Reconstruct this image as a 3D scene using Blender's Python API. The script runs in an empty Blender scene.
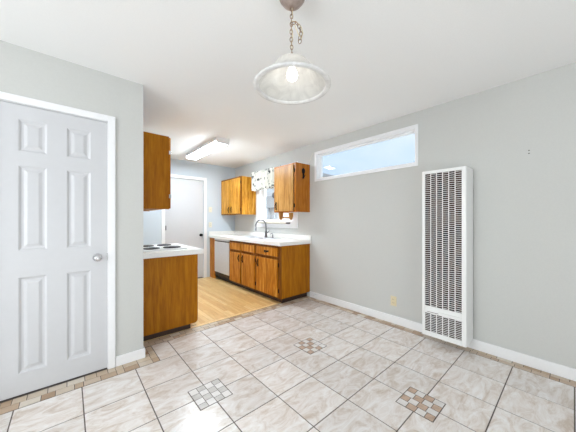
import bpy, bmesh, math, random
from mathutils import Vector, Matrix
random.seed(7)
S = bpy.context.scene
COL = S.collection
PI = math.pi

# ------------------------------------------------------------------ camera, world, lights, exposure
cd = bpy.data.cameras.new('camera'); cam = bpy.data.objects.new('camera', cd); COL.objects.link(cam)
cam.location = (0, 0, 1.234); cam.rotation_euler = (PI/2, 0, math.radians(48.776-90))
cd.sensor_fit = 'HORIZONTAL'; cd.sensor_width = 36; cd.lens = 250.3*36/576; cd.shift_y = 4.016/576
cd.clip_start = .02
S.camera = cam

w = bpy.data.worlds.new('world'); S.world = w; w.use_nodes = True
wn = w.node_tree; bg = wn.nodes['Background']
tc = wn.nodes.new('ShaderNodeTexCoord'); nz = wn.nodes.new('ShaderNodeTexNoise'); rp = wn.nodes.new('ShaderNodeValToRGB')
mp = wn.nodes.new('ShaderNodeMapping'); mp.inputs['Scale'].default_value = (1, 1, 3)
wn.links.new(tc.outputs['Generated'], mp.inputs[0]); wn.links.new(mp.outputs[0], nz.inputs['Vector'])
nz.inputs['Scale'].default_value = 2.2; nz.inputs['Detail'].default_value = 4
rp.color_ramp.elements[0].position = .36; rp.color_ramp.elements[0].color = (.60, .77, .98, 1)
rp.color_ramp.elements[1].position = .66; rp.color_ramp.elements[1].color = (.86, .93, 1.0, 1)
wn.links.new(nz.outputs['Fac'], rp.inputs[0]); wn.links.new(rp.outputs[0], bg.inputs['Color'])
bg.inputs['Strength'].default_value = .5

def area(name, loc, rot, sx, sy, power, col=(1, 1, 1), portal=False):
    l = bpy.data.lights.new(name, 'AREA'); l.shape = 'RECTANGLE'; l.size = sx; l.size_y = sy; l.energy = power; l.color = col
    o = bpy.data.objects.new(name, l); COL.objects.link(o); o.location = loc; o.rotation_euler = rot
    if portal: l.cycles.is_portal = True
    return o
# added unseen fill lamps outside the rear door (one tilted up) and side window
area('fill_rear', (-.2, -2.36, 1.5), (math.radians(82), 0, 0), 3.0, 2.2, 1.5, (1, .99, .97))
area('fill_ceiling', (.3, -2.6, .25), (math.radians(110), 0, 0), 3.0, 1.2, 36, (1, .99, .97))  # added lamp aimed upward to brighten the ceiling
area('fill_side', (-2.5, .85, 1.6), (math.radians(76), 0, -PI/2), 2.2, 1.5, 50, (.98, .99, 1))
# added lamp out of view above the side yard, brightening the kitchen
area('fill_kitchen', (3.75, 3.75, 2.75), (math.radians(48), 0, PI/2), 1.0, .8, 80, (.94, .97, 1))
# sun on the yard beyond the kitchen window
sl = bpy.data.lights.new('sun', 'SUN'); sl.energy = 1.3; sl.angle = math.radians(2); sl.color = (1, .96, .9)
so = bpy.data.objects.new('sun', sl); COL.objects.link(so); so.location = (0, 0, 8)
so.rotation_euler = Vector((.36, .10, -.93)).to_track_quat('-Z', 'Y').to_euler()

S.view_settings.view_transform = 'Standard'; S.view_settings.look = 'None'
S.view_settings.exposure = 1.18; S.view_settings.gamma = 1; S.view_settings.use_curve_mapping = False

# ------------------------------------------------------------------ materials
def srgb(r, g, b):
    f = lambda c: (c/255/12.92 if c/255 <= .04045 else ((c/255+.055)/1.055)**2.4)
    return (f(r), f(g), f(b), 1)
class NT:
    def __init__(s, name):
        m = bpy.data.materials.new(name); m.use_nodes = True; s.m = m; s.t = m.node_tree; s.b = s.t.nodes['Principled BSDF']
    def n(s, typ, **k):
        x = s.t.nodes.new('ShaderNode'+typ)
        for a, v in k.items():
            if a in x.inputs: x.inputs[a].default_value = v
            else: setattr(x, a, v)
        return x
    def l(s, a, b): s.t.links.new(a, b)
    def ramp(s, fac, *stops):
        r = s.n('ValToRGB'); e = r.color_ramp.elements
        while len(e) < len(stops): e.new(.5)
        for i, (p, c) in enumerate(stops): e[i].position = p; e[i].color = c
        s.l(fac, r.inputs[0]); return r.outputs[0]
    def bump(s, h, strength=.1, dist=.01):
        b = s.n('Bump', Strength=strength, Distance=dist); s.l(h, b.inputs['Height']); s.l(b.outputs[0], s.b.inputs['Normal'])
    def obj(s, scale=(1, 1, 1)):
        t = s.n('TexCoord'); m = s.n('Mapping'); m.inputs['Scale'].default_value = scale
        s.l(t.outputs['Object'], m.inputs[0]); return m.outputs[0]
def plain(name, col, rough=.5, metal=0, spec=.5, noise=.04, scale=30, bump=0, coat=0):
    k = NT(name); v = k.obj(); t = k.n('TexNoise', Scale=scale, Detail=3.0); k.l(v, t.inputs['Vector'])
    d = tuple(c*(1-noise) for c in col[:3])+(1,); u = tuple(min(1, c*(1+noise)) for c in col[:3])+(1,)
    k.l(k.ramp(t.outputs['Fac'], (.3, d), (.7, u)), k.b.inputs['Base Color'])
    k.b.inputs['Roughness'].default_value = rough; k.b.inputs['Metallic'].default_value = metal
    k.b.inputs['Specular IOR Level'].default_value = spec; k.b.inputs['Coat Weight'].default_value = coat
    if bump: k.bump(t.outputs['Fac'], bump)
    return k.m
def oak(name, dark, mid, light, axis='z', rough=.32, scale=1.0):
    k = NT(name); sc = {'z': (14, 14, 1.1), 'y': (14, 1.1, 14), 'x': (1.1, 14, 14)}[axis]
    v = k.obj(tuple(c*scale for c in sc))
    a = k.n('TexNoise', Scale=1.6, Detail=6.0, Distortion=1.2); k.l(v, a.inputs['Vector'])
    b = k.n('TexNoise', Scale=9.0, Detail=4.0); k.l(v, b.inputs['Vector'])
    mx = k.n('Mix', data_type='FLOAT'); mx.inputs[0].default_value = .35
    k.l(a.outputs['Fac'], mx.inputs[2]); k.l(b.outputs['Fac'], mx.inputs[3])
    k.l(k.ramp(mx.outputs[0], (.32, dark), (.5, mid), (.68, light)), k.b.inputs['Base Color'])
    k.b.inputs['Roughness'].default_value = rough; k.bump(b.outputs['Fac'], .06, .004); k.b.inputs['Specular IOR Level'].default_value = .2
    return k.m
def emit(name, col, strength):
    k = NT(name); k.b.inputs['Base Color'].default_value = (.8, .8, .8, 1)
    k.b.inputs['Emission Color'].default_value = col; k.b.inputs['Emission Strength'].default_value = strength
    return k.m

M = {}
M['wall'] = plain('wall_paint', srgb(203, 203, 199), .75, spec=.25, noise=.015, scale=90, bump=.05)
M['kitchen_wall'] = plain('kitchen_wall_paint', srgb(204, 213, 220), .7, spec=.3, noise=.015, scale=90, bump=.05)
M['ceiling'] = plain('ceiling_paint', srgb(244, 244, 243), .8, spec=.2, noise=.012, scale=110, bump=.08)
M['trim'] = plain('trim_paint', srgb(240, 240, 241), .4, noise=.008)
M['door'] = plain('door_paint', srgb(204, 204, 206), .42, noise=.008)
M['heater'] = plain('heater_enamel', srgb(238, 238, 236), .35, noise=.01)
M['laminate'] = plain('laminate', srgb(240, 238, 234), .55, noise=.03, scale=120)
M['enamel'] = plain('enamel', srgb(246, 246, 246), .35, noise=.005)
M['black'] = plain('black_iron', (.006, .006, .006, 1), .6, spec=.2, noise=.2)
M['burner'] = plain('burner_black', (.02, .02, .022, 1), .4, noise=.15)
M['kick'] = plain('toe_kick', srgb(58, 38, 26), .6, noise=.2)
M['steel'] = plain('stainless', (.74, .74, .76, 1), .58, metal=.7, noise=.03)
M['chrome'] = plain('chrome', (.82, .82, .84, 1), .12, metal=1, noise=.01)
M['satin'] = plain('satin_nickel', (.66, .66, .68, 1), .22, metal=1, noise=.02)
M['faucetgrey'] = plain('brushed_nickel', (.2, .2, .21, 1), .32, metal=1, noise=.02)
M['bronze'] = plain('antique_nickel', srgb(160, 138, 118), .35, metal=.8, noise=.2, scale=60)
M['canopy'] = plain('canopy_metal', srgb(172, 156, 148), .4, metal=.6, noise=.12, scale=60)
M['beige'] = plain('beige_plastic', srgb(226, 212, 176), .4, noise=.02)
M['shelf_tan'] = plain('shelf_tan', srgb(186, 176, 158), .5, noise=.05)
M['ivory'] = plain('ivory_plastic', srgb(228, 224, 205), .4, noise=.02)
M['slot'] = plain('dark_slot', (.03, .025, .02, 1), .6)
M['greybox'] = plain('grey_box', srgb(168, 172, 176), .5)
M['siding'] = plain('siding', srgb(222, 224, 226), .7, noise=.03)
M['yard'] = plain('yard', srgb(176, 170, 158), .9, noise=.15, scale=8)
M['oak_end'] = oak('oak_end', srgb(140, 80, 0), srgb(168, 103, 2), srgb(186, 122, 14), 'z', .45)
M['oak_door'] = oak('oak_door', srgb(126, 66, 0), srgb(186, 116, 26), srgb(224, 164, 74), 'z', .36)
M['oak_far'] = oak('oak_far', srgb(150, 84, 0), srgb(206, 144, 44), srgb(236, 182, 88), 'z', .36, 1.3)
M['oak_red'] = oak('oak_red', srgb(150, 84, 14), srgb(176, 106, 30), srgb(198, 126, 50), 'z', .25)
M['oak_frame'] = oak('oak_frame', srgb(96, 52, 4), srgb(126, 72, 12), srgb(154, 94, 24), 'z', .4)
M['oak_sheen'] = oak('oak_sheen', srgb(146, 92, 34), srgb(192, 140, 74), srgb(218, 172, 108), 'z', .3)  # paler oak: the near cabinet door's sheen is put into the colour
M['pine'] = oak('pine', srgb(170, 116, 52), srgb(196, 142, 74), srgb(214, 164, 98), 'z', .4)
M['grout'] = plain('grout', srgb(98, 88, 82), .9, noise=.12, scale=40)
M['bulb'] = emit('bulb_glow', (1, .97, .92, 1), 3.4)
M['tube'] = emit('lens_glow', (.80, .91, 1, 1), 24.0)

def tile_mat(name, lo, mid, hi, rough=.22):
    k = NT(name); g = k.n('NewGeometry'); v = k.obj()
    sc = k.n('VectorMath', operation='SCALE'); cb = k.n('CombineXYZ')
    for i in range(3): k.l(g.outputs['Random Per Island'], cb.inputs[i])
    k.l(cb.outputs[0], sc.inputs[0]); sc.inputs['Scale'].default_value = 37
    ad = k.n('VectorMath', operation='ADD'); k.l(v, ad.inputs[0]); k.l(sc.outputs[0], ad.inputs[1])
    mpp = k.n('Mapping'); mpp.inputs['Rotation'].default_value = (0, 0, .6); mpp.inputs['Scale'].default_value = (1, 2.4, 1)
    k.l(ad.outputs[0], mpp.inputs[0])
    a = k.n('TexNoise', Scale=5.5, Detail=10.0, Roughness=.72, Distortion=1.2); k.l(mpp.outputs[0], a.inputs['Vector'])
    c1 = k.ramp(a.outputs['Fac'], (.34, lo), (.5, mid), (.66, hi))
    hs = k.n('HueSaturation'); k.l(c1, hs.inputs['Color'])
    mr = k.n('MapRange'); mr.inputs['To Min'].default_value = .93; mr.inputs['To Max'].default_value = 1.06
    k.l(g.outputs['Random Per Island'], mr.inputs['Value']); k.l(mr.outputs[0], hs.inputs['Value'])
    k.l(hs.outputs[0], k.b.inputs['Base Color'])
    k.b.inputs['Roughness'].default_value = rough; k.bump(a.outputs['Fac'], .12, .004)
    return k.m
M['tile'] = tile_mat('floor_tile', srgb(204, 188, 174), srgb(227, 219, 213), srgb(240, 237, 235), .24)
def mosaic_mat():
    k = NT('mosaic_tile'); g = k.n('NewGeometry'); v = k.obj()
    c = k.ramp(g.outputs['Random Per Island'], (0, srgb(168, 136, 106)), (.3, srgb(200, 178, 152)), (.55, srgb(222, 212, 198)), (.8, srgb(190, 164, 138)), (1, srgb(216, 200, 178)))
    t = k.n('TexNoise', Scale=40.0, Detail=4.0); k.l(v, t.inputs['Vector'])
    mx = k.n('Mix', data_type='RGBA', blend_type='MULTIPLY'); mx.inputs[0].default_value = .35
    k.l(c, mx.inputs[6]); k.l(t.outputs['Color'], mx.inputs[7])
    k.l(k.ramp(t.outputs['Fac'], (.3, (.75, .75, .75, 1)), (.7, (1, 1, 1, 1))), mx.inputs[7])
    k.l(mx.outputs[2], k.b.inputs['Base Color']); k.b.inputs['Roughness'].default_value = .35
    return k.m
M['mosaic'] = mosaic_mat()
M['mosaic_dark'] = plain('mosaic_brown', srgb(190, 163, 142), .4, noise=.15, scale=25)
M['mosaic_grey'] = plain('mosaic_grey', srgb(196, 190, 184), .4, noise=.1, scale=25)
M['mosaic_pale'] = plain('mosaic_pale', srgb(222, 217, 213), .35, noise=.06, scale=25)
def plank_mat():
    k = NT('plank'); g = k.n('NewGeometry'); v = k.obj((30, 2.2, 30))
    t = k.n('TexNoise', Scale=2.0, Detail=6.0, Distortion=.8); k.l(v, t.inputs['Vector'])
    c = k.ramp(g.outputs['Random Per Island'], (0, srgb(222, 174, 108)), (.5, srgb(234, 196, 132)), (1, srgb(244, 212, 156)))
    mx = k.n('Mix', data_type='RGBA', blend_type='MULTIPLY'); mx.inputs[0].default_value = 1
    k.l(c, mx.inputs[6]); k.l(k.ramp(t.outputs['Fac'], (.3, (.82, .78, .72, 1)), (.6, (1, 1, 1, 1))), mx.inputs[7])
    k.l(mx.outputs[2], k.b.inputs['Base Color']); k.b.inputs['Roughness'].default_value = .28
    return k.m
M['plank'] = plank_mat()
def glass_mat(name, tint=(1, 1, 1, 1)):
    k = NT(name); gl = k.n('BsdfGlossy', Roughness=.02); tr = k.n('BsdfTransparent', Color=tint); lw = k.n('LayerWeight', Blend=.5); pw = k.n('Math', operation='POWER'); pw.inputs[1].default_value = 5; k.l(lw.outputs['Facing'], pw.inputs[0]); fr = k.n('Math', operation='MULTIPLY_ADD'); fr.inputs[1].default_value = .7; fr.inputs[2].default_value = .04; k.l(pw.outputs[0], fr.inputs[0])
    mx = k.n('MixShader'); k.l(fr.outputs[0], mx.inputs[0]); k.l(tr.outputs[0], mx.inputs[1]); k.l(gl.outputs[0], mx.inputs[2])
    k.l(mx.outputs[0], k.t.nodes['Material Output'].inputs['Surface']); return k.m
M['glass'] = glass_mat('window_glass', (.97, .99, 1, 1))
def alabaster(name, base, tw):
    k = NT(name); v = k.obj(); t = k.n('TexNoise', Scale=9.0, Detail=6.0, Distortion=2.5); k.l(v, t.inputs['Vector'])
    c = k.ramp(t.outputs['Fac'], (.35, tuple(x*.86 for x in base[:3])+(1,)), (.62, base))
    tl = k.n('BsdfTranslucent'); k.l(c, tl.inputs['Color']); k.l(c, k.b.inputs['Base Color']); k.b.inputs['Roughness'].default_value = .25
    mx = k.n('MixShader'); mx.inputs[0].default_value = tw; k.l(k.b.outputs[0], mx.inputs[1]); k.l(tl.outputs[0], mx.inputs[2])
    k.l(mx.outputs[0], k.t.nodes['Material Output'].inputs['Surface']); return k.m
M['alabaster'] = alabaster('alabaster_glass', (.9, .89, .86, 1), .45)
M['rim'] = alabaster('frosted_rim', (.99, .985, .975, 1), .4)
def valance_mat():
    k = NT('valance_cloth'); v = k.obj()
    vo = k.n('TexVoronoi', Scale=13.0); n = k.n('TexNoise', Scale=14.0, Detail=5.0, Distortion=2.0)
    k.l(v, n.inputs['Vector']); k.l(v, vo.inputs['Vector'])
    a = k.ramp(vo.outputs['Distance'], (.38, (0, 0, 0, 1)), (.52, (1, 1, 1, 1)))
    b = k.ramp(n.outputs['Fac'], (.46, (0, 0, 0, 1)), (.52, (1, 1, 1, 1)))
    mm = k.n('Mix', data_type='RGBA', blend_type='LIGHTEN'); mm.inputs[0].default_value = 1
    inv = k.n('Invert'); k.l(b, inv.inputs['Color'])
    k.l(a, mm.inputs[6]); k.l(inv.outputs[0], mm.inputs[7])
    col = k.ramp(mm.outputs[2], (.1, srgb(70, 74, 72)), (.9, srgb(232, 230, 220)))
    tl = k.n('BsdfTranslucent'); k.l(col, tl.inputs['Color']); k.l(col, k.b.inputs['Base Color']); k.b.inputs['Roughness'].default_value = .9
    mx = k.n('MixShader'); mx.inputs[0].default_value = .14; k.l(k.b.outputs[0], mx.inputs[1]); k.l(tl.outputs[0], mx.inputs[2])
    k.l(mx.outputs[0], k.t.nodes['Material Output'].inputs['Surface']); return k.m
M['valance'] = valance_mat()
def inner_mat():
    k = NT('heater_core'); v = k.obj((1, 6, 2.2)); t = k.n('TexNoise', Scale=2.6, Detail=5.0); k.l(v, t.inputs['Vector'])
    k.l(k.ramp(t.outputs['Fac'], (.3, srgb(20, 17, 16)), (.48, srgb(70, 46, 32)), (.6, srgb(40, 44, 52)), (.75, srgb(98, 76, 60))), k.b.inputs['Base Color'])  # brown metal, with blue-grey reflections painted into the mottling
    k.b.inputs['Roughness'].default_value = .4; k.b.inputs['Metallic'].default_value = .5; return k.m
M['core'] = inner_mat()

# ------------------------------------------------------------------ mesh helpers (all in world coordinates)
def nb(): return bmesh.new()
def box(bm, x0, x1, y0, y1, z0, z1, bev=0, mi=0, seg=2):
    r = bmesh.ops.create_cube(bm, size=1)['verts']
    for v in r: v.co = Vector(((x0+x1)/2+v.co.x*(x1-x0), (y0+y1)/2+v.co.y*(y1-y0), (z0+z1)/2+v.co.z*(z1-z0)))
    fs = {f for v in r for f in v.link_faces}
    for f in fs: f.material_index = mi
    if bev:
        es = list({e for v in r for e in v.link_edges})
        bmesh.ops.bevel(bm, geom=es, offset=bev, segments=seg, affect='EDGES', profile=.5, material=mi)
    return bm
def tube(bm, pts, r, n=10, closed=False, taper=None):
    pts = [Vector(p) for p in pts]; rings = []; N = len(pts); prev = None
    for i, p in enumerate(pts):
        if closed: d = pts[(i+1) % N]-pts[i-1]
        else: d = pts[min(i+1, N-1)]-pts[max(i-1, 0)]
        d.normalize()
        if prev is None: u = d.orthogonal().normalized()
        else: u = (prev-d*prev.dot(d)).normalized()
        prev = u; q = d.cross(u); rr = r if taper is None else taper[i]
        rings.append([bm.verts.new(p+(u*math.cos(2*PI*k/n)+q*math.sin(2*PI*k/n))*rr) for k in range(n)])
    for i in range(N if closed else N-1):
        a, b = rings[i], rings[(i+1) % N]
        for k in range(n): bm.faces.new((a[k], a[(k+1) % n], b[(k+1) % n], b[k])).smooth = True
    if not closed: bm.faces.new(rings[0][::-1]); bm.faces.new(rings[-1])
    return bm
def lathe(bm, prof, o, axis='z', n=32, smooth=True):
    o = Vector(o); rings = []
    def P(r, h, a):
        c, s = r*math.cos(a), r*math.sin(a)
        return o+Vector({'z': (c, s, h), 'x': (h, c, s), 'y': (c, h, s)}[axis])
    for r, h in prof:
        rings.append([bm.verts.new(P(r, h, 0))] if r < 1e-6 else [bm.verts.new(P(r, h, 2*PI*k/n)) for k in range(n)])
    for a, b in zip(rings, rings[1:]):
        for k in range(n):
            q = [a[k % len(a)], a[(k+1) % len(a)], b[(k+1) % len(b)], b[k % len(b)]]
            q = list(dict.fromkeys(q))
            if len(q) > 2:
                try: bm.faces.new(q).smooth = smooth
                except ValueError: pass
    return bm
ROOT = {}
def link(name, bm, mats, parent=None):
    bmesh.ops.recalc_face_normals(bm, faces=bm.faces)
    off = Vector((0, 0, 0))
    if parent is not None: off = ROOT[parent.name]
    elif bm.verts:
        xs = [v.co for v in bm.verts]
        off = Vector(((min(v.x for v in xs)+max(v.x for v in xs))/2, (min(v.y for v in xs)+max(v.y for v in xs))/2, min(v.z for v in xs)))
    for v in bm.verts: v.co -= off
    me = bpy.data.meshes.new(name); bm.to_mesh(me); bm.free()
    for m in (mats if isinstance(mats, (list, tuple)) else [mats]): me.materials.append(M[m])
    o = bpy.data.objects.new(name, me); COL.objects.link(o)
    if parent is not None: o.parent = parent
    else: o.location = off
    ROOT[o.name] = off
    return o
def tag(o, label, cat, group=None, kind=None):
    o['label'] = label
    if cat: o['category'] = cat
    if group: o['group'] = group
    if kind: o['kind'] = kind
    return o
def thing(name, label, cat, loc, group=None, kind=None):
    o = bpy.data.objects.new(name, None); COL.objects.link(o); o.location = loc; o.empty_display_size = .1
    ROOT[o.name] = Vector(loc); return tag(o, label, cat, group, kind)
def struct(name, bm, m, label, cat): return tag(link(name, bm, m), label, cat, kind='structure')

W, D, H, K, E0 = 2.926, 2.544, 2.445, 5.227, .504     # right wall, door wall, ceiling, kitchen back wall, end of door wall
RY, LX = -2.2, -2.3                                    # rear wall, far side wall (behind the camera)

def wall(axis, p0, p1, a0, a1, z0, z1, holes):
    """slab between planes p0..p1 on the axis, spanning a0..a1, with rectangular holes (a0,a1,z0,z1)"""
    bm = nb(); A = sorted({a0, a1, *[h[0] for h in holes], *[h[1] for h in holes]}); Z = sorted({z0, z1, *[h[2] for h in holes], *[h[3] for h in holes]})
    for i in range(len(A)-1):
        for j in range(len(Z)-1):
            ca, cz = (A[i]+A[i+1])/2, (Z[j]+Z[j+1])/2
            if any(h[0] < ca < h[1] and h[2] < cz < h[3] for h in holes): continue
            if axis == 'x': box(bm, p0, p1, A[i], A[i+1], Z[j], Z[j+1])
            else: box(bm, A[i], A[i+1], p0, p1, Z[j], Z[j+1])
    bmesh.ops.remove_doubles(bm, verts=bm.verts, dist=1e-5)
    seen = {}
    for f in bm.faces: seen.setdefault(tuple(round(c, 4) for c in f.calc_center_median()), []).append(f)
    bmesh.ops.delete(bm, geom=[f for fs in seen.values() if len(fs) > 1 for f in fs], context='FACES')
    return bm

# ------------------------------------------------------------------ room shell
WIN1 = (1.165, 2.665, 1.865, 2.275)          # clerestory
WIN2 = (3.19, 4.20, 1.20, 2.12)              # kitchen window
struct('wall_right', wall('x', W, W+.14, RY-.14, K+.14, 0, H, [WIN1, WIN2]), 'wall', 'pale grey long wall carrying the heater and the high window', 'wall')
DOOR1 = (-.38, .245, 0, 2.047)
struct('wall_left', wall('y', D, D+.12, LX-.14, E0, 0, H, [DOOR1]), 'wall', 'grey wall end around the six panel door', 'wall')
DOOR2 = (1.405, 2.175, 0, 2.075)
struct('wall_back', wall('y', K, K+.14, E0-.12, W, 0, H, [DOOR2]), 'kitchen_wall', 'pale blue grey kitchen end wall around the flat white door', 'wall')
struct('wall_inner', box(nb(), E0-.12, E0, D+.12, K, 0, H), 'kitchen_wall', 'kitchen side wall behind the cooktop counter', 'wall')
SLD = (-1.7, 1.3, .04, 2.12)
struct('wall_rear', wall('y', RY-.14, RY, LX-.14, W, 0, H, [SLD]), 'wall', 'grey wall with the added glazed sliding door behind the viewer', 'wall')
SWD = (-.2, 1.9, .85, 2.1)
struct('wall_side', wall('x', LX-.14, LX, RY, D, 0, H, [SWD]), 'wall', 'grey dining side wall with an added wide window', 'wall')
struct('ceiling', box(nb(), LX-.14, W+.14, RY-.14, K+.14, H, H+.1), 'ceiling', 'white lightly textured flat ceiling', 'ceiling')

# tiled floor: bed of grout, 13 inch tiles, mosaic border strips and corner mosaics
G, GX, GY, gr = .3425, .416, 1.366, .0035
bm = nb()
WOODY = 2.868
def quad(x0, x1, y0, y1, mi, z=0.0, th=.002):
    box(bm, x0, x1, y0, y1, z-th, z, 0, mi)
box(bm, LX-.14, W+.14, RY-.14, WOODY, -.08, -.0018, 0, 0)
XE, YE = GX+7*G, GY+3*G            # edges of the full-tile field (right band, door band)
XB = .605                          # the field steps back beside the wall end
YW = GY+4*G
for i in range(-8, 7):
    for j in range(-11, 4):
        x0, x1, y0, y1 = GX+i*G, GX+(i+1)*G, GY+j*G, GY+(j+1)*G
        if x0 < LX or y0 < RY: continue
        if j == 3:
            if x1 < XB+.05: continue
            x0 = max(x0, XB)
        quad(x0+gr, x1-gr, y0+gr, y1-gr, 1)
def band(x0, x1, y0, y1, along, rows):
    lw = .052
    for r in range(rows):
        t0, t1 = (y0, y1) if along == 'x' else (x0, x1)
        a, b = t0+(t1-t0)*r/rows, t0+(t1-t0)*(r+1)/rows
        s0, s1 = (x0, x1) if along == 'x' else (y0, y1)
        s = s0-random.random()*.05
        while s < s1-.008:
            e = min(s+random.choice((lw, lw*2, lw*2, lw*1.4)), s1); q = max(s, s0)
            if e-q > .01:
                if along == 'x': quad(q+.002, e-.002, a+.002, b-.002, 2)
                else: quad(a+.002, b-.002, q+.002, e-.002, 2)
            s = e
band(-2.0, XB, YE+.003, D, 'x', 2)
band(E0+.004, XB, D, YW, 'y', 2)
band(E0+.004, W, YW+.003, WOODY-.004, 'x', 2)
band(XE+.003, W, RY, YW, 'y', 2)
for (i, j) in ((1, 1), (4, -2), (4, 1), (1, -2), (-2, 1), (-2, -2)):
    cx, cy, hs = GX+i*G, GY+j*G, .114
    box(bm, cx-hs-.004, cx+hs+.004, cy-hs-.004, cy+hs+.004, -.001, .0004, 0, 0)
    st = 2*hs/4
    for a in range(4):
        for b in range(4):
            dk = ((a+b) % 2 == 0) and random.random() < .85
            o = .006 if a % 2 else -.006
            y0, y1 = cy-hs+b*st+(o if b else 0), cy-hs+(b+1)*st+(o if b < 3 else 0)
            quad(cx-hs+a*st+.002, cx-hs+(a+1)*st-.002, y0+.002, y1-.002, (5 if (i, j) == (1, 1) else 3) if dk else 4, .0009, .001)
struct('floor', bm, ['grout', 'tile', 'mosaic', 'mosaic_dark', 'mosaic_pale', 'mosaic_grey'], 'pale stone look tile floor with brown mosaic insets', 'floor')
# kitchen wood floor
bm = nb()
box(bm, E0-.12, W+.14, WOODY, K+.14, -.08, -.0012, 0, 1)
box(bm, E0, W, WOODY+.001, WOODY+.058, -.002, .0, 0, 0)
x = E0
while x < W-.001:
    x1 = min(x+.057, W); y = WOODY+.06-random.random()*.8
    while y < K:
        y1 = min(y+random.uniform(.5, 1.3), K); q = max(y, WOODY+.0595)
        if y1-q > .02: box(bm, x+.0006, x1-.0006, q+.0006, y1-.0006, -.002, 0, 0, 0)
        y = y1
    x = x1
struct('floor_kitchen', bm, ['plank', 'kick'], 'honey coloured strip wood floor of the kitchen', 'floor')

# baseboards
def baseb(name, x0, x1, y0, y1, label, h=.09):
    bm = nb(); box(bm, x0, x1, y0, y1, 0, h, .004); struct(name, bm, 'trim', label, 'baseboard')
baseb('baseboard_right', W-.016, W, RY, 2.795, 'white baseboard along the heater wall', .093)
baseb('baseboard_left', .297, E0+.014, D-.014, D, 'short white baseboard between door casing and wall end', .085)
baseb('baseboard_far', LX, -.434, D-.014, D, 'white baseboard left of the six panel door')
bm = nb()
baseb('baseboard_inner', E0, E0+.014, D, 2.835, 'white baseboard wrapping the end of the door wall', .085)

# ------------------------------------------------------------------ doors and casings
def casing(name, a0, a1, zt, plane, sgn, label, wd=.05, th=.016):
    bm = nb(); y0, y1 = sorted((plane, plane+sgn*th))
    box(bm, a0-wd, a0, y0, y1, 0, zt+wd, .004); box(bm, a1, a1+wd, y0, y1, 0, zt+wd, .004); box(bm, a0, a1, y0, y1, zt, zt+wd, .004)
    return struct(name, bm, 'trim', label, 'trim')
casing('trim_1', -.38, .245, 2.047, D, -1, 'white casing around the six panel door')
casing('trim_2', 1.405, 2.175, 2.075, K, -1, 'white casing around the flat kitchen door', .065)

d1 = thing('door_1', 'white six panel door with satin round knob, closed', 'door', (-.067, D+.02, 0), kind='structure')
X0, X1, YF = -.373, .240, D+.004
cols = [(-.264, -.119), (-.011, .134)]; rows = [(.16, .832), (1.02, 1.615), (1.715, 1.94)]
bm = nb(); xs = [X0, *cols[0], *cols[1], X1]; zs = [.012, *rows[0], *rows[1], *rows[2], 2.04]
for i in range(5):
    for j in range(7):
        if i in (1, 3) and j in (1, 3, 5): continue
        bm.faces.new([bm.verts.new(p) for p in ((xs[i], YF, zs[j]), (xs[i+1], YF, zs[j]), (xs[i+1], YF, zs[j+1]), (xs[i], YF, zs[j+1]))])
bmesh.ops.remove_doubles(bm, verts=bm.verts, dist=1e-5)
box(bm, X0, X1, YF+.012, YF+.035, .012, 2.04)
for (a0, a1, z0, z1) in ((X0, X0+.0004, .012, 2.04), (X1-.0004, X1, .012, 2.04)): box(bm, a0, a1, YF, YF+.012, z0, z1)
box(bm, X0, X1, YF, YF+.012, 2.0396, 2.04); box(bm, X0, X1, YF, YF+.012, .012, .0124)
link('door_slab', bm, 'door', d1)
for c in cols:
    for r in rows:
        bm = nb(); R = []
        for ins, dp in ((0, 0), (.004, .002), (.014, .009), (.026, .0095), (.044, .003), (.05, .0025)):
            R.append([bm.verts.new(p) for p in ((c[0]+ins, YF+dp, r[0]+ins), (c[1]-ins, YF+dp, r[0]+ins), (c[1]-ins, YF+dp, r[1]-ins), (c[0]+ins, YF+dp, r[1]-ins))])
        for a, b in zip(R, R[1:]):
            for k in range(4): bm.faces.new((a[k], a[(k+1) % 4], b[(k+1) % 4], b[k]))
        bm.faces.new(R[-1])
        link('door_panel', bm, 'door', d1)
kx, kz = .176, .93
bm = nb(); lathe(bm, [(0, 0), (.032, 0), (.031, -.006), (.014, -.01), (.012, -.03), (.02, -.038), (.0275, -.05), (.026, -.06), (.016, -.068), (0, -.07)], (kx, YF, kz), 'y', 28)
o = link('door_knob', bm, 'satin', d1); o['label'] = 'round satin nickel door knob'
link('strike_plate', box(nb(), .2405, .2442, YF-.002, YF+.03, kz-.03, kz+.03), 'black', d1)['label'] = 'dark latch plate at the door edge'
struct('trim_5', wall('y', D+.001, D+.119, -.38, .245, 0, 2.047, [(-.376, .2415, 0, 2.0435)]), 'trim', 'white jamb lining inside the six panel doorway', 'trim')

d2 = thing('door_2', 'flat white slab door at the far end of the kitchen with dark knob', 'door', (1.79, K+.03, 0), kind='structure')
link('door_slab', box(nb(), 1.41, 2.17, K+.006, K+.042, .02, 2.07, .002), 'door', d2)
bm = nb(); lathe(bm, [(0, 0), (.03, 0), (.03, -.006), (.013, -.01), (.012, -.03), (.026, -.042), (.027, -.055), (.018, -.066), (0, -.068)], (2.115, K+.006, .915), 'y', 24)
link('door_knob', bm, 'black', d2)['label'] = 'dark round door knob'
for z in (.25, 1.08, 1.82):
    bm = nb(); box(bm, 1.406, 1.432, K-.004, K+.006, z-.045, z+.045, .001); lathe(bm, [(0, -.047), (.006, -.047), (.006, .047), (0, .047)], (1.409, K-.008, z), 'z', 10)
    link('hinge', bm, 'faucetgrey', d2)

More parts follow.
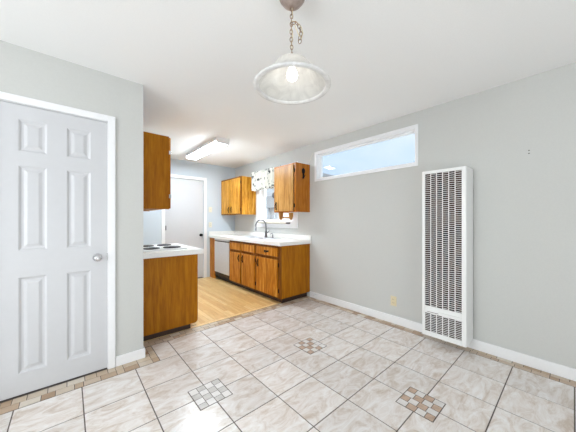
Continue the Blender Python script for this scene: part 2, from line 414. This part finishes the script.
# ------------------------------------------------------------------ windows
def window(name, y0, y1, z0, z1, label, mull=None, casw=.03, frw=.03):
    t = thing(name, label, 'window', (W+.07, (y0+y1)/2, z0), kind='structure')
    f = lambda a, b, c, d, X0, X1, bv=.003: [ (a, a+d, b[0], b[1], X0, X1), (a+c-d, a+c, b[0], b[1], X0, X1)]
    def ring(o_, i_, xa, xb, bv=.002):
        bm = nb(); (a0, a1, b0, b1), (c0, c1, e0, e1) = o_, i_
        box(bm, xa, xb, a0, c0, b0, b1, bv); box(bm, xa, xb, c1, a1, b0, b1, bv); box(bm, xa, xb, c0, c1, b0, e0, bv); box(bm, xa, xb, c0, c1, e1, b1, bv); return bm
    link('window_casing', ring((y0-casw, y1+casw, z0-casw, z1+casw), (y0+.002, y1-.002, z0+.002, z1-.002), W-.014, W), 'trim', t)
    link('window_jamb', ring((y0+.001, y1-.001, z0+.001, z1-.001), (y0+.012, y1-.012, z0+.012, z1-.012), W+.001, W+.139, 0), 'trim', t)
    link('window_frame', ring((y0+.012, y1-.012, z0+.012, z1-.012), (y0+.012+frw, y1-.012-frw, z0+.012+frw, z1-.012-frw), W+.06, W+.10), 'trim', t)
    if mull is not None: link('mullion', box(nb(), W+.062, W+.098, mull-.022, mull+.022, z0+.012+frw, z1-.012-frw, .002), 'trim', t)
    link('pane', box(nb(), W+.078, W+.082, y0+.012+frw, y1-.012-frw, z0+.012+frw, z1-.012-frw), 'glass', t)
    return t
window('window_1', *WIN1, 'long narrow high window showing only sky', None, .026, .022)
w2 = window('window_2', *WIN2, 'kitchen window above the sink behind the valance', 3.55, .11, .035)
link('gasket', box(nb(), W+.058, W+.061, 4.146, 4.153, 1.25, 2.07), 'slot', w2)
o = tag(link('window_shelf', box(box(nb(), W-.11, W-.015, 3.27, 4.13, 1.166, 1.194, .004), W-.112, W-.03, 3.245, 3.2695, 1.168, 1.196, .003, 1), ['shelf_tan', 'slot']), 'narrow pale shelf board with dark end below the kitchen window', 'shelf')
# glazed openings added out of view behind the camera to let light in
def glazed(name, axis, p, a0, a1, z0, z1, n, label):
    t = thing(name, label, 'window', ((p, (a0+a1)/2, z0) if axis == 'x' else ((a0+a1)/2, p, z0)), kind='structure')
    bm = nb(); bp = nb()
    def B(b, u0, u1, v0, v1, th): box(b, p-th, p+th, u0, u1, v0, v1) if axis == 'x' else box(b, u0, u1, p-th, p+th, v0, v1)
    fw = .05; B(bm, a0, a1, z0, z0+fw, .03); B(bm, a0, a1, z1-fw, z1, .03)
    for k in range(n+1):
        c = a0+fw/2+(a1-a0-fw)*k/n; B(bm, c-fw/2, c+fw/2, z0+fw, z1-fw, .03)
    for k in range(n): B(bp, a0+fw+(a1-a0-fw)*k/n, a0+(a1-a0-fw)*(k+1)/n, z0+fw, z1-fw, .003)
    link('window_frame', bm, 'trim', t); link('pane', bp, 'glass', t)
glazed('added_window_3', 'y', RY-.07, *SLD[:2], *SLD[2:], 2, 'unseen sliding glass door added behind the viewer for light')
glazed('added_window_4', 'x', LX-.07, *SWD[:2], *SWD[2:], 2, 'unseen wide side window added to the dining area for light')

# ------------------------------------------------------------------ outside
tag(link('ground', box(nb(), 3.2, 12, -4, 14, -.3, -.1), 'yard'), 'pale bare ground of the side yard outside', 'ground', kind='structure')
nbd = thing('neighbour_building', 'pale lap sided outbuilding seen through the kitchen window', 'building', (5.2, 6.2, -.1))
bm = nb(); box(bm, 4.5, 6.5, 4.7, 8.2, -.1, 2.45)
link('wall', bm, 'siding', nbd)
bm = nb()
for k in range(13): box(bm, 4.478, 4.4995, 4.7, 8.2, .0+k*.185, .012+k*.185)
link('lap_siding', bm, 'siding', nbd)
link('roof', box(nb(), 4.35, 6.65, 4.55, 8.35, 2.451, 2.53, .01), 'greybox', nbd)
mb = thing('meter_box', 'grey electric meter box on the outbuilding wall outside the window', 'meter', (4.42, 5.75, 1.55))
link('box', box(nb(), 4.37, 4.476, 5.55, 6.02, 1.58, 1.93, .01), 'greybox', mb)
link('dial', lathe(nb(), [(0, 0), (.085, 0), (.085, -.05), (.07, -.08), (0, -.085)], (4.40, 5.55, 1.93), 'x', 24), 'faucetgrey', mb)
for y in (5.65, 5.9): link('conduit', tube(nb(), [(4.44, y, 1.6), (4.44, y, -.09)], .025, 10), 'greybox', mb)

# ------------------------------------------------------------------ cabinets
def front(xf, y0, y1, z0, z1, m, parent, name, t=.018, raised=.0):
    """lipped oak door/drawer front on the -X side of a right-hand cabinet; front plane at xf"""
    bm = nb(); box(bm, xf, xf+t, y0, y1, z0, z1, .006, 0, 3)
    return link(name, bm, m, parent)
def pull(parent, x, y, z, vertical=True):
    """black wrought back plate with a drop bail"""
    bm = nb()
    if vertical:
        box(bm, x-.004, x, y-.011, y+.011, z-.055, z+.055, .0015)
        lathe(bm, [(0, -.004), (.016, -.004), (.016, 0), (0, 0)], (x, y, z+.05), 'x', 12); lathe(bm, [(0, -.004), (.016, -.004), (.016, 0), (0, 0)], (x, y, z-.05), 'x', 12)
        tube(bm, [(x-.002, y, z+.032), (x-.02, y, z+.028), (x-.026, y, z), (x-.02, y, z-.028), (x-.002, y, z-.032)], .005, 8)
    else:
        box(bm, x-.004, x, y-.05, y+.05, z-.010, z+.010, .0015)
        lathe(bm, [(0, -.004), (.015, -.004), (.015, 0), (0, 0)], (x, y-.045, z), 'x', 12); lathe(bm, [(0, -.004), (.015, -.004), (.015, 0), (0, 0)], (x, y+.045, z), 'x', 12)
        tube(bm, [(x-.002, y-.036, z), (x-.018, y-.032, z-.01), (x-.024, y, z-.016), (x-.018, y+.032, z-.01), (x-.002, y+.036, z)], .005, 8)
    return link('pull', bm, 'black', parent)
def hinge(parent, x, y, z):
    bm = nb(); box(bm, x-.003, x, y-.014, y+.012, z-.028, z+.028, .001); tube(bm, [(x-.004, y, z-.03), (x-.004, y, z+.03)], .005, 8)
    return link('hinge', bm, 'black', parent)
def upper(name, label, x0, y0, y1, z0, z1, doors, mats, hinges, pulls):
    t = thing(name, label, 'cabinet', ((x0+W)/2, (y0+y1)/2, z0)); em, dm, fm = mats
    bm = nb(); th = .016
    box(bm, x0+.02, W-.001, y0, y0+th, z0, z1); box(bm, x0+.02, W-.001, y1-th, y1, z0, z1)
    box(bm, x0+.02, W-.001, y0+th, y1-th, z0+.012, z0+.028); box(bm, x0+.02, W-.001, y0+th, y1-th, z1-.016, z1); box(bm, W-.008, W-.001, y0+th, y1-th, z0+.028, z1-.016)
    link('carcass', bm, em, t)
    bm = nb(); fw = .034
    box(bm, x0, x0+.02, y0, y0+fw, z0, z1, .002); box(bm, x0, x0+.02, y1-fw, y1, z0, z1, .002)
    box(bm, x0, x0+.02, y0+fw, y1-fw, z0, z0+fw, .002); box(bm, x0, x0+.02, y0+fw, y1-fw, z1-fw, z1, .002)
    if len(doors) > 1:
        m_ = (doors[0][1]+doors[1][0])/2; box(bm, x0, x0+.02, m_-.02, m_+.02, z0+fw, z1-fw, .002)
    link('face_frame', bm, fm, t)
    for k, (a, b) in enumerate(doors):
        d = front(x0-.017, a, b, z0+.018, z1-.03, dm, t, 'door')
        pull(d, x0-.017, pulls[k], z0+.105)
        for z in (z0+.1, z1-.12): hinge(d, x0-.017 if False else x0, hinges[k], z)
    return t
n1 = upper('upper_cabinet', 'single door oak wall cabinet with reddish glossy end nearest the high window', 2.612, 2.803, 3.335, 1.36, 2.122,
           [(2.846, 3.305)], ('oak_red', 'oak_sheen', 'oak_red'), [2.83], [3.262])
n2 = upper('upper_cabinet', 'golden two door oak wall cabinet in the far kitchen corner', 2.575, 4.352, 5.205, 1.345, 2.112,
           [(4.38, 4.765), (4.79, 5.18)], ('oak_far', 'oak_far', 'oak_frame'), [4.368, 5.19], [4.725, 4.83])
# left wall cabinet above the cooktop
n3 = thing('upper_cabinet', 'brown wood wall cabinet hung above the cooktop, seen end on', 'cabinet', (.67, 3.3, 1.35))
bm = nb(); x1 = .812; y0, y1, z0, z1 = 2.868, 3.75, 1.35, 2.13
box(bm, E0+.001, x1, y0, y0+.016, z0, z1); box(bm, E0+.001, x1, y1-.016, y1, z0, z1); box(bm, E0+.001, x1, y0+.016, y1-.016, z0+.01, z0+.026); box(bm, E0+.001, x1, y0+.016, y1-.016, z1-.016, z1); box(bm, E0+.001, E0+.008, y0+.016, y1-.016, z0+.026, z1-.016)
link('carcass', bm, 'oak_end', n3)
for (a, b) in ((2.874, 3.305), (3.312, 3.745)):
    d = link('door', box(nb(), x1+.001, x1+.019, a, b, z0+.008, z1-.008, .005), 'oak_door', n3)
    h = a if a < 3 else b
    for z in (z0+.14, z1-.17):
        bm = nb(); box(bm, x1-.004, x1+.022, h-.004 if a < 3 else h+.001, h-.0005 if a < 3 else h+.004, z-.02, z+.02, .001); link('hinge', bm, 'chrome', d)

# right base cabinet run
bc = thing('base_cabinet', 'three door oak base cabinet under the sink with drawers above', 'cabinet', (2.62, 3.56, 0))
XF, Y0, Y1 = 2.315, 2.803, 4.335; ZT = .856; ZB = .10
bm = nb()
box(bm, XF+.02, W-.001, Y0, Y0+.018, ZB-.02, ZT, .001); box(bm, XF+.02, W-.001, Y1-.018, Y1, ZB, ZT); box(bm, XF+.02, W-.001, Y0+.018, Y1-.018, ZB, ZB+.018); box(bm, W-.01, W-.001, Y0+.018, Y1-.018, ZB+.018, ZT)
link('carcass', bm, 'oak_end', bc)
bm = nb(); stl = [(Y0, Y0+.055), (3.40, 3.475), (3.875, 3.925), (Y1-.03, Y1)]
for a, b in stl: box(bm, XF, XF+.02, a, b, ZB-.02, ZT, .002)
for (z0, z1) in ((ZB-.02, ZB+.02), (.645, .685), (ZT-.04, ZT)):
    for (a, b) in zip(stl, stl[1:]): box(bm, XF, XF+.02, a[1], b[0], z0, z1, .002)
link('face_frame', bm, 'oak_frame', bc)
for k, (a, b) in enumerate(((2.862, 3.405), (3.465, 3.882), (3.918, 4.315))):
    d = front(XF-.017, a, b, .098, .645, 'oak_door', bc, 'door')
    pull(d, XF-.017, {0: b-.045, 1: b-.045, 2: a+.045}[k], .55)
    hy = {0: a-.008, 1: a-.008, 2: b+.006}[k]
    for z in (.19, .57): hinge(d, XF, hy, z)
    dr = front(XF-.017, a, b, .69, .818, 'oak_door', bc, 'drawer')
    if k == 0: pull(dr, XF-.017, (a+b)/2, .755, False)
link('toe_kick', box(box(nb(), XF+.07, XF+.088, Y0+.05, Y1-.002, 0, ZB-.002), XF+.088, W-.02, Y0+.05, Y0+.065, 0, ZB-.022), 'kick', bc)

dwm = thing('dishwasher', 'stainless front dishwasher built in under the counter', 'dishwasher', (2.6, 4.66, 0))
link('tub', box(nb(), XF+.03, W-.03, 4.352, 4.968, .10, .846), 'greybox', dwm)
link('door', box(nb(), XF-.012, XF+.0295, 4.35, 4.97, .165, .79, .006), 'steel', dwm)
link('control_panel', box(nb(), XF-.012, XF+.0295, 4.35, 4.97, .81, .85, .005), 'steel', dwm)
link('handle_recess', box(nb(), XF+.004, XF+.029, 4.352, 4.968, .79, .81), 'slot', dwm)
link('access_panel', box(nb(), XF+.0, XF+.0295, 4.352, 4.968, .10, .16, .003), 'kick', dwm)
link('kick_plate', box(nb(), XF+.07, XF+.085, 4.352, 4.968, 0, .0995), 'slot', dwm)

fc = thing('base_cabinet', 'narrow oak filler cabinet left of the dishwasher', 'cabinet', (2.6, 5.1, 0))
link('carcass', box(nb(), XF+.02, W-.03, 4.986, K-.002, .09, ZT), 'oak_end', fc)
link('face_frame', box(nb(), XF, XF+.02, 4.982, K-.002, .0, ZT, .003), 'oak_door', fc)

# right countertop with sink cut-out and backsplash
ct = thing('countertop', 'white laminate countertop with backsplash along the window wall', 'countertop', (2.6, 4.0, ZT))
SX0, SX1, SY0, SY1 = 2.395, 2.835, 3.42, 4.27
bm = nb(); CX, CY0, CY1, z0, z1 = 2.277, 2.772, K-.001, ZT+.001, .905
for (a, b, c, d) in ((CX, SX0+.02, CY0, CY1), (SX1-.02, W-.001, CY0, CY1), (SX0+.02, SX1-.02, CY0, SY0+.02), (SX0+.02, SX1-.02, SY1-.02, CY1)): box(bm, a, b, c, d, z0, z1)
link('slab', bm, 'laminate', ct)
bm = nb(); box(bm, W-.021, W-.0005, CY0, CY1, z1, .985, .004); box(bm, CX+.01, W-.022, K-.021, K-.001, z1, .985, .004)
link('backsplash', bm, 'laminate', ct)
# sink
sk = thing('sink', 'double bowl stainless drop in sink below the kitchen window', 'sink', ((SX0+SX1)/2, (SY0+SY1)/2, .905))
bm = nb(); zt = .9095; mid = (SY0+SY1)/2; b0, b1 = SX0+.035, SX1-.085
ys = [SY0, SY0+.035, mid-.018, mid+.018, SY1-.035, SY1]; xs = [SX0, b0, b1, SX1]
for i in range(3):
    for j in range(5):
        if i == 1 and j in (1, 3): continue
        box(bm, xs[i], xs[i+1], ys[j], ys[j+1], .9055, zt)
link('rim', bm, 'steel', sk)
for (a, b) in ((ys[1], ys[2]), (ys[3], ys[4])):
    bm = nb(); rings = []
    for ins, z in ((0, .9055), (.004, .89), (.015, .77), (.04, .745)):
        rings.append([bm.verts.new(p) for p in ((b0+ins, a+ins, z), (b1-ins, a+ins, z), (b1-ins, b-ins, z), (b0+ins, b-ins, z))])
    for p, q in zip(rings, rings[1:]):
        for k in range(4): bm.faces.new((p[k], p[(k+1) % 4], q[(k+1) % 4], q[k]))
    bm.faces.new(rings[-1]); bw = link('basin', bm, 'steel', sk)
    link('drain', lathe(nb(), [(0, .002), (.035, .002), (.04, 0)], ((b0+b1)/2, (a+b)/2, .7455), 'z', 20), 'faucetgrey', bw)
fa = thing('faucet', 'tall gooseneck kitchen faucet standing behind the sink', 'faucet', (2.795, 3.82, zt))
link('base', lathe(nb(), [(0, 0), (.03, 0), (.029, .012), (.022, .02), (.02, .11), (.016, .12), (0, .12)], (2.795, 3.82, zt), 'z', 20), 'faucetgrey', fa)
pts = [(2.795, 3.82, zt+.11), (2.795, 3.82, zt+.21)]
for k in range(13):
    t = PI*k/12*1.02; pts.append((2.795-.115+.115*math.cos(t), 3.82+.0*k, zt+.215+.115*math.sin(t)))
pts.append((pts[-1][0]+.0, 3.82, zt+.20))
link('spout', tube(nb(), pts, .0135, 12), 'faucetgrey', fa)
link('spray_head', tube(nb(), [pts[-1], (pts[-1][0], 3.82, zt+.185), (pts[-1][0]-.004, 3.82, zt+.13)], .015, 12, taper=[.0125, .016, .018]), 'faucetgrey', fa)
link('handle', tube(nb(), [(2.795, 3.80, zt+.085), (2.795, 3.765, zt+.09), (2.79, 3.70, zt+.135)], .008, 10, taper=[.012, .009, .006]), 'faucetgrey', fa)
sd = thing('soap_dispenser', 'short metal soap pump right of the gooseneck faucet', 'soap pump', (2.80, 3.62, zt))
link('collar', lathe(nb(), [(0, 0), (.02, 0), (.019, .008), (.011, .014), (.01, .05), (0, .05)], (2.80, 3.62, zt), 'z', 16), 'faucetgrey', sd)
link('nozzle', tube(nb(), [(2.80, 3.62, zt+.051), (2.80, 3.62, zt+.07), (2.785, 3.62, zt+.078), (2.74, 3.62, zt+.07)], .006, 8), 'faucetgrey', sd)

# left base cabinet, counter and cooktop
lb = thing('base_cabinet', 'large brown wood base cabinet under the cooktop, end panel facing', 'cabinet', (.83, 3.3, 0))
PX, PY, LY1 = 1.122, 2.868, 3.73
bm = nb(); n = 6; vs = [(E0+.001, .055), (PX-.035, .055)]+[(PX-.035+.035*math.sin(a), .09-.035*math.cos(a)) for a in [PI/2*k/n for k in range(1, n+1)]]+[(PX, .847), (E0+.001, .847)]
f0 = [bm.verts.new((x, PY, z)) for x, z in vs]; f1 = [bm.verts.new((x, PY+.018, z)) for x, z in vs]
bm.faces.new(f0); bm.faces.new(f1[::-1])
for k in range(len(vs)): bm.faces.new((f0[k], f0[(k+1) % len(vs)], f1[(k+1) % len(vs)], f1[k]))
link('end_panel', bm, 'oak_end', lb)
bm = nb(); box(bm, E0+.001, PX-.002, LY1-.018, LY1, .09, .847); box(bm, E0+.001, PX-.002, PY+.019, LY1-.019, .09, .108); box(bm, E0+.001, E0+.012, PY+.019, LY1-.019, .109, .847); box(bm, PX-.02, PX-.002, PY+.019, LY1-.019, .109, .847)
link('carcass', bm, 'oak_frame', lb)
for (a, b) in ((2.9, 3.30), (3.32, 3.715)):
    link('door', box(nb(), PX-.0015, PX+.016, a, b, .11, .66, .005), 'oak_door', lb); link('drawer', box(nb(), PX-.0015, PX+.016, a, b, .69, .83, .005), 'oak_door', lb)
link('toe_kick', box(box(nb(), 1.03, 1.045, PY+.012, LY1-.02, 0, .088), E0+.002, 1.03, PY+.012, PY+.03, 0, .054), 'kick', lb)
lc = tag(link('countertop', box(nb(), E0+.001, 1.165, 2.795, 3.75, .849, .903, .005), 'laminate'), 'white laminate countertop carrying the cooktop behind the door wall', 'countertop')
ck = thing('cooktop', 'white enamel cooktop with four round black burners', 'cooktop', (.80, 3.25, .903))
link('plate', box(nb(), .575, 1.03, 2.94, 3.56, .9032, .915, .004), 'enamel', ck)
for (x, y, r) in ((.69, 3.08, .08), (.905, 3.08, .092), (.705, 3.40, .08), (.905, 3.40, .08)):
    bm = nb(); lathe(bm, [(0, 0), (r, 0), (r+.004, .004), (r-.004, .012), (r-.02, .013), (r-.022, .010), (r-.04, .010), (r-.042, .013), (.03, .013), (.028, .009), (0, .009)], (x, y, .9152), 'z', 28)
    link('burner', bm, 'burner', ck)

# ------------------------------------------------------------------ things on the kitchen walls
va = thing('valance', 'gathered white valance with grey leaf print over the kitchen window', 'curtain', (W-.06, 3.9, 1.82))
bm = nb(); N = 120; R = []
rnd = [random.uniform(0, 6.28) for _ in range(3)]
for j in range(13):
    row = []
    for i in range(N+1):
        y = 3.37+(4.335-3.37)*i/N; s = j/12
        am = .010+.012*s
        xx = W-.125+am*math.sin(2*PI*y*11+rnd[0]+.4*math.sin(5*y))+.004*math.sin(2*PI*y*23+rnd[1])
        zz = 2.195-s*(.375+.010*math.sin(2*PI*y*5.5+rnd[2])+.006*math.sin(2*PI*y*2))
        row.append(bm.verts.new((xx, y, zz)))
    R.append(row)
for a, b in zip(R, R[1:]):
    for i in range(N): bm.faces.new((a[i], a[i+1], b[i+1], b[i])).smooth = True
o = link('cloth', bm, 'valance', va); sm = o.modifiers.new('thickness', 'SOLIDIFY'); sm.thickness = .003
link('rod', tube(nb(), [(W-.002, 3.362, 2.165), (W-.095, 3.362, 2.165), (W-.095, 4.338, 2.165), (W-.002, 4.338, 2.165)], .007, 8), 'trim', va)

th_ = thing('paper_towel_holder', 'small wooden paper towel holder under the single door wall cabinet', 'towel holder', (2.75, 3.2, 1.23))
for y in (3.07, 3.33):
    bm = nb(); prof = [(2.71, 1.3595), (2.80, 1.3595), (2.795, 1.30), (2.775, 1.245), (2.755, 1.235), (2.735, 1.245), (2.715, 1.30)]
    a = [bm.verts.new((x, y-.011, z)) for x, z in prof]; b = [bm.verts.new((x, y+.011, z)) for x, z in prof]
    bm.faces.new(a); bm.faces.new(b[::-1])
    for k in range(len(a)): bm.faces.new((a[k], a[(k+1) % len(a)], b[(k+1) % len(a)], b[k]))
    link('bracket', bm, 'pine', th_)
link('dowel', tube(nb(), [(2.755, 3.0815, 1.275), (2.755, 3.3185, 1.275)], .012, 12), 'pine', th_)

hk = thing('wall_hook', 'black keyhole shaped iron hook on the cabinet end panel', 'hook', (2.775, 2.80, 1.9))
bm = nb(); pr = [(math.sin(a)*.034, .03+math.cos(a)*.044) for a in [(-2.5+5.0*k/20) for k in range(21)]]+[(.013, -.055), (.02, -.075), (.012, -.09), (-.012, -.09), (-.02, -.075), (-.013, -.055)]
a = [bm.verts.new((2.775+x, 2.8025, 1.975+z)) for x, z in pr]; b = [bm.verts.new((2.775+x, 2.795, 1.975+z)) for x, z in pr]
bm.faces.new(a); bm.faces.new(b[::-1])
for k in range(len(a)): bm.faces.new((a[k], a[(k+1) % len(a)], b[(k+1) % len(a)], b[k]))
link('back_plate', bm, 'black', hk)
link('prong', tube(nb(), [(2.775, 2.796, 1.93), (2.775, 2.775, 1.915), (2.775, 2.765, 1.925), (2.775, 2.763, 1.94)], .005, 8), 'black', hk)
tag(link('cable', tube(nb(), [(W-.004, 2.83, 2.123), (W-.004, 2.822, 2.16), (W-.005, 2.79, 2.21), (W-.003, 2.735, 2.30)], .003, 6), 'ivory'), 'thin pale cable running up the wall from the cabinet top', 'cable')

def faceplate(name, label, cat, axis, c, kind, m):
    t = thing(name, label, cat, (c[0], c[1], c[2]-.06))
    def B(u0, u1, z0, z1, d0, d1, bv=0):
        bm = nb()
        if axis == 'x': box(bm, c[0]-d1, c[0]-d0, c[1]+u0, c[1]+u1, c[2]+z0, c[2]+z1, bv)
        else: box(bm, c[0]+u0, c[0]+u1, c[1]-d1, c[1]-d0, c[2]+z0, c[2]+z1, bv)
        return bm
    link('cover_plate', B(-.036, .036, -.058, .058, .0005, .006, .002), m, t)
    if kind == 'outlet':
        for s in (-1, 1):
            f = link('receptacle', B(-.017, .017, s*.021-.014, s*.021+.014, .0062, .009, .002), m, t)
            bm = nb()
            for u in (-.008, .006):
                q = B(u, u+.003, s*.021-.004, s*.021+.006, .0091, .0095); me = bpy.data.meshes.new('tmp'); q.to_mesh(me); q.free(); bm.from_mesh(me); bpy.data.meshes.remove(me)
            link('slots', bm, 'slot', f)
    else:
        link('toggle', B(-.006, .006, -.004, .016, .0062, .018, .002), m, t)
    return t
faceplate('power_outlet', 'beige duplex outlet low on the wall left of the heater', 'outlet', 'x', (W, 1.42, .265), 'outlet', 'beige')
faceplate('light_switch', 'ivory light switch on the kitchen end wall beside the flat door', 'switch', 'y', (2.325, K, 1.46), 'switch', 'ivory')
faceplate('power_outlet', 'ivory outlet below the switch on the kitchen end wall', 'outlet', 'y', (2.325, K, 1.13), 'outlet', 'ivory')
tag(link('pipe_stub', lathe(nb(), [(0, 0), (.014, 0), (.014, -.03), (.022, -.032), (.022, -.06), (.012, -.066), (0, -.066)], (W-.016, 2.655, .07), 'x', 16), 'trim'), 'small white capped stub on the baseboard beside the base cabinet', 'pipe cap')
wa = thing('wall_anchor', 'two small dark screws high on the wall right of the heater', 'screw', (W, .249, 1.79))
for z in (1.797, 1.822): link('screw', lathe(nb(), [(0, -.004), (.003, -.004), (.005, 0), (0, 0)], (W, .249, z), 'x', 10), 'slot', wa)

# ------------------------------------------------------------------ wall heater
ht = thing('wall_heater', 'tall white gas wall heater with louvred grille front', 'heater', (2.8, .83, .09))
HX, HY0, HY1, HZ0, HZ1 = 2.68, .634, 1.008, .088, 1.72
bm = nb(); t = .012
box(bm, HX+.012, W-.0165, HY0, HY0+t, HZ0, HZ1, .003); box(bm, HX+.012, W-.0165, HY1-t, HY1, HZ0, HZ1, .003)
box(bm, HX+.012, W-.0165, HY0+t, HY1-t, HZ1-t, HZ1, .002); box(bm, HX+.012, W-.0165, HY0+t, HY1-t, HZ0, HZ0+t, .002)
link('casing', bm, 'heater', ht)
GY0, GY1 = HY0+.036, HY1-.028; U0, U1, L0, L1 = .385, 1.69, .135, .312
bm = nb()
box(bm, HX, HX+.011, HY0, GY0, HZ0, HZ1, .004); box(bm, HX, HX+.011, GY1, HY1, HZ0, HZ1, .004)
box(bm, HX, HX+.011, GY0, GY1, U1, HZ1, .003); box(bm, HX, HX+.011, GY0, GY1, L1, L1+.03, .003); box(bm, HX, HX+.011, GY0, GY1, L1+.038, U0, .003); box(bm, HX, HX+.011, GY0, GY1, HZ0, L0, .003)
box(bm, HX+.006, HX+.012, GY0, GY1, L1+.028, L1+.04)
link('front_frame', bm, 'heater', ht)
def grille(name, z0, z1, pitch, stagger):
    bm = nb(); nv = 6; cw = (GY1-GY0)/nv
    for k in range(1, nv):
        y = GY0+cw*k; box(bm, HX+.001, HX+.006, y-.003, y+.003, z0, z1)
    for k in range(nv):
        z = z0+pitch*(.5+(.5 if stagger and k % 2 else 0)); a, b = GY0+cw*k+(.003 if k else 0), GY0+cw*(k+1)-(.003 if k < nv-1 else 0)
        while z < z1:
            vs = [bm.verts.new((HX+xx, y, z+zz)) for y in (a, b) for xx, zz in ((.0015, -.0021), (.003, -.0021), (.004, .0021), (.0025, .0021))]
            for q in ((0, 1, 2, 3), (7, 6, 5, 4), (0, 4, 5, 1), (1, 5, 6, 2), (2, 6, 7, 3), (3, 7, 4, 0)): bm.faces.new([vs[i] for i in q])
            z += pitch
    link(name, bm, 'heater', ht)
grille('upper_grille', U0, U1, .0195, True)
grille('lower_grille', L0, L1, .0165, True)
link('burner_core', box(nb(), HX+.022, W-.05, HY0+.0125, HY1-.0125, HZ0+.0125, HZ1-.0125, .003), 'core', ht)
link('name_badge', box(nb(), HX-.002, HX-.0002, GY1-.12, GY1-.02, L1+.012, L1+.019), 'satin', ht)

# ------------------------------------------------------------------ ceiling lights
fl = thing('ceiling_light', 'long white fluorescent ceiling light in the kitchen, switched on', 'ceiling light', (1.712, 4.03, H))
FX0, FX1, FY0, FY1 = 1.612, 1.812, 3.405, 4.655
link('housing', box(box(box(nb(), FX0+.01, FX1-.01, FY0+.012, FY1-.012, H-.03, H-.0005), FX0-.004, FX0+.004, FY0+.012, FY1-.012, H-.058, H-.0005), FX1-.004, FX1+.004, FY0+.012, FY1-.012, H-.058, H-.0005), 'trim', fl)
bm = nb(); prof = [(FX0+.005, H-.05), (FX0+.008, H-.072), (FX0+.03, H-.086), (FX1-.03, H-.086), (FX1-.008, H-.072), (FX1-.005, H-.05)]
a = [bm.verts.new((x, FY0+.012, z)) for x, z in prof]; b = [bm.verts.new((x, FY1-.012, z)) for x, z in prof]
for k in range(len(a)): bm.faces.new((a[k], a[(k+1) % len(a)], b[(k+1) % len(a)], b[k]))
bm.faces.new(a); bm.faces.new(b[::-1])
link('lens', bm, 'tube', fl)
for (u, v) in ((FY0, FY0+.0115), (FY1-.0115, FY1)): link('end_cap', box(nb(), FX0-.004, FX1+.004, u, v, H-.088, H-.0005, .002), 'trim', fl)

PXc, PYc = .900, .994
pl = thing('pendant_lamp', 'alabaster glass dome pendant lamp hanging on a chain', 'lamp', (PXc, PYc, H))
link('canopy', lathe(nb(), [(0, -.075), (.018, -.074), (.03, -.068), (.05, -.052), (.068, -.028), (.074, -.008), (.074, -.0005), (0, -.0005)], (PXc, PYc, H), 'z', 32), 'canopy', pl)
def chain(bm, pts, ln=.026, wd=.0075, r=.0021):
    """links threaded along a polyline"""
    P = [Vector(p) for p in pts]; step = ln*.74; seg = []; 
    L = [(b-a).length for a, b in zip(P, P[1:])]; tot = sum(L); n = max(2, int(tot/step))
    def at(d):
        for (a, b), l in zip(zip(P, P[1:]), L):
            if d <= l: return a+(b-a)*(d/l), (b-a).normalized()
            d -= l
        return P[-1], (P[-1]-P[-2]).normalized()
    for k in range(n):
        c, t = at(tot*(k+.5)/n); u = t.cross(Vector((.752, -.659, .1))).normalized(); v = t.cross(u).normalized()
        s = (u if k % 2 else v)
        ring = [c+t*math.cos(a)*ln/2*(1 if abs(math.cos(a)) < .9 else 1)+s*math.sin(a)*wd for a in [2*PI*i/14 for i in range(14)]]
        tube(bm, ring, r, 6, closed=True)
    return bm
def cp(dr, z): return (PXc+.752*dr, PYc-.659*dr, z)     # point offset to the side of the cord line
link('chain', chain(nb(), [cp(-.002, H-.07), cp(-.003, 2.30), cp(-.005, 2.22), cp(.0, 2.108)]), 'bronze', pl)
link('spare_chain', chain(nb(), [cp(-.004, 2.285), cp(.018, 2.292), cp(.036, 2.275), cp(.046, 2.245), cp(.049, 2.215), cp(.042, 2.19), cp(.034, 2.195), cp(.036, 2.215)]), 'bronze', pl)
link('cord', tube(nb(), [cp(.0, H-.07), cp(.003, 2.33), cp(-.006, 2.30), cp(.022, 2.298), cp(.05, 2.265), cp(.058, 2.235), cp(.05, 2.205), cp(.036, 2.225), cp(.012, 2.285), cp(-.004, 2.27), cp(.004, 2.22), cp(-.002, 2.18), cp(0, 2.108)], .0022, 6), 'beige', pl)
link('shade_cap', lathe(nb(), [(0, .016), (.006, .016), (.008, .008), (.022, .004), (.03, -.001), (0, -.001)], (PXc, PYc, 2.089), 'z', 24), 'bronze', pl)
out = [(.012, 2.088), (.045, 2.087), (.07, 2.081), (.088, 2.068), (.102, 2.048), (.122, 2.02), (.145, 1.996), (.168, 1.976), (.188, 1.961), (.199, 1.955)]
inn = [(r-.005 if r > .03 else r, z-.005) for r, z in out][::-1]
link('shade', lathe(nb(), out+inn, (PXc, PYc, 0), 'z', 64), 'alabaster', pl)
link('shade_rim', lathe(nb(), [(.1995, 1.9575), (.2045, 1.953), (.2055, 1.948), (.203, 1.944), (.186, 1.942), (.176, 1.948), (.1755, 1.9545), (.184, 1.9545), (.1945, 1.951), (.1995, 1.9575)], (PXc, PYc, 0), 'z', 64), 'rim', pl)
link('socket', lathe(nb(), [(0, 2.081), (.018, 2.081), (.019, 2.062), (.015, 2.058), (0, 2.058)], (PXc, PYc, 0), 'z', 20), 'ivory', pl)
link('bulb', lathe(nb(), [(0, 2.0575), (.012, 2.0575), (.014, 2.05), (.022, 2.033), (.028, 2.019), (.030, 2.007), (.027, 1.994), (.017, 1.984), (0, 1.98)], (PXc, PYc, 0), 'z', 28), 'bulb', pl)
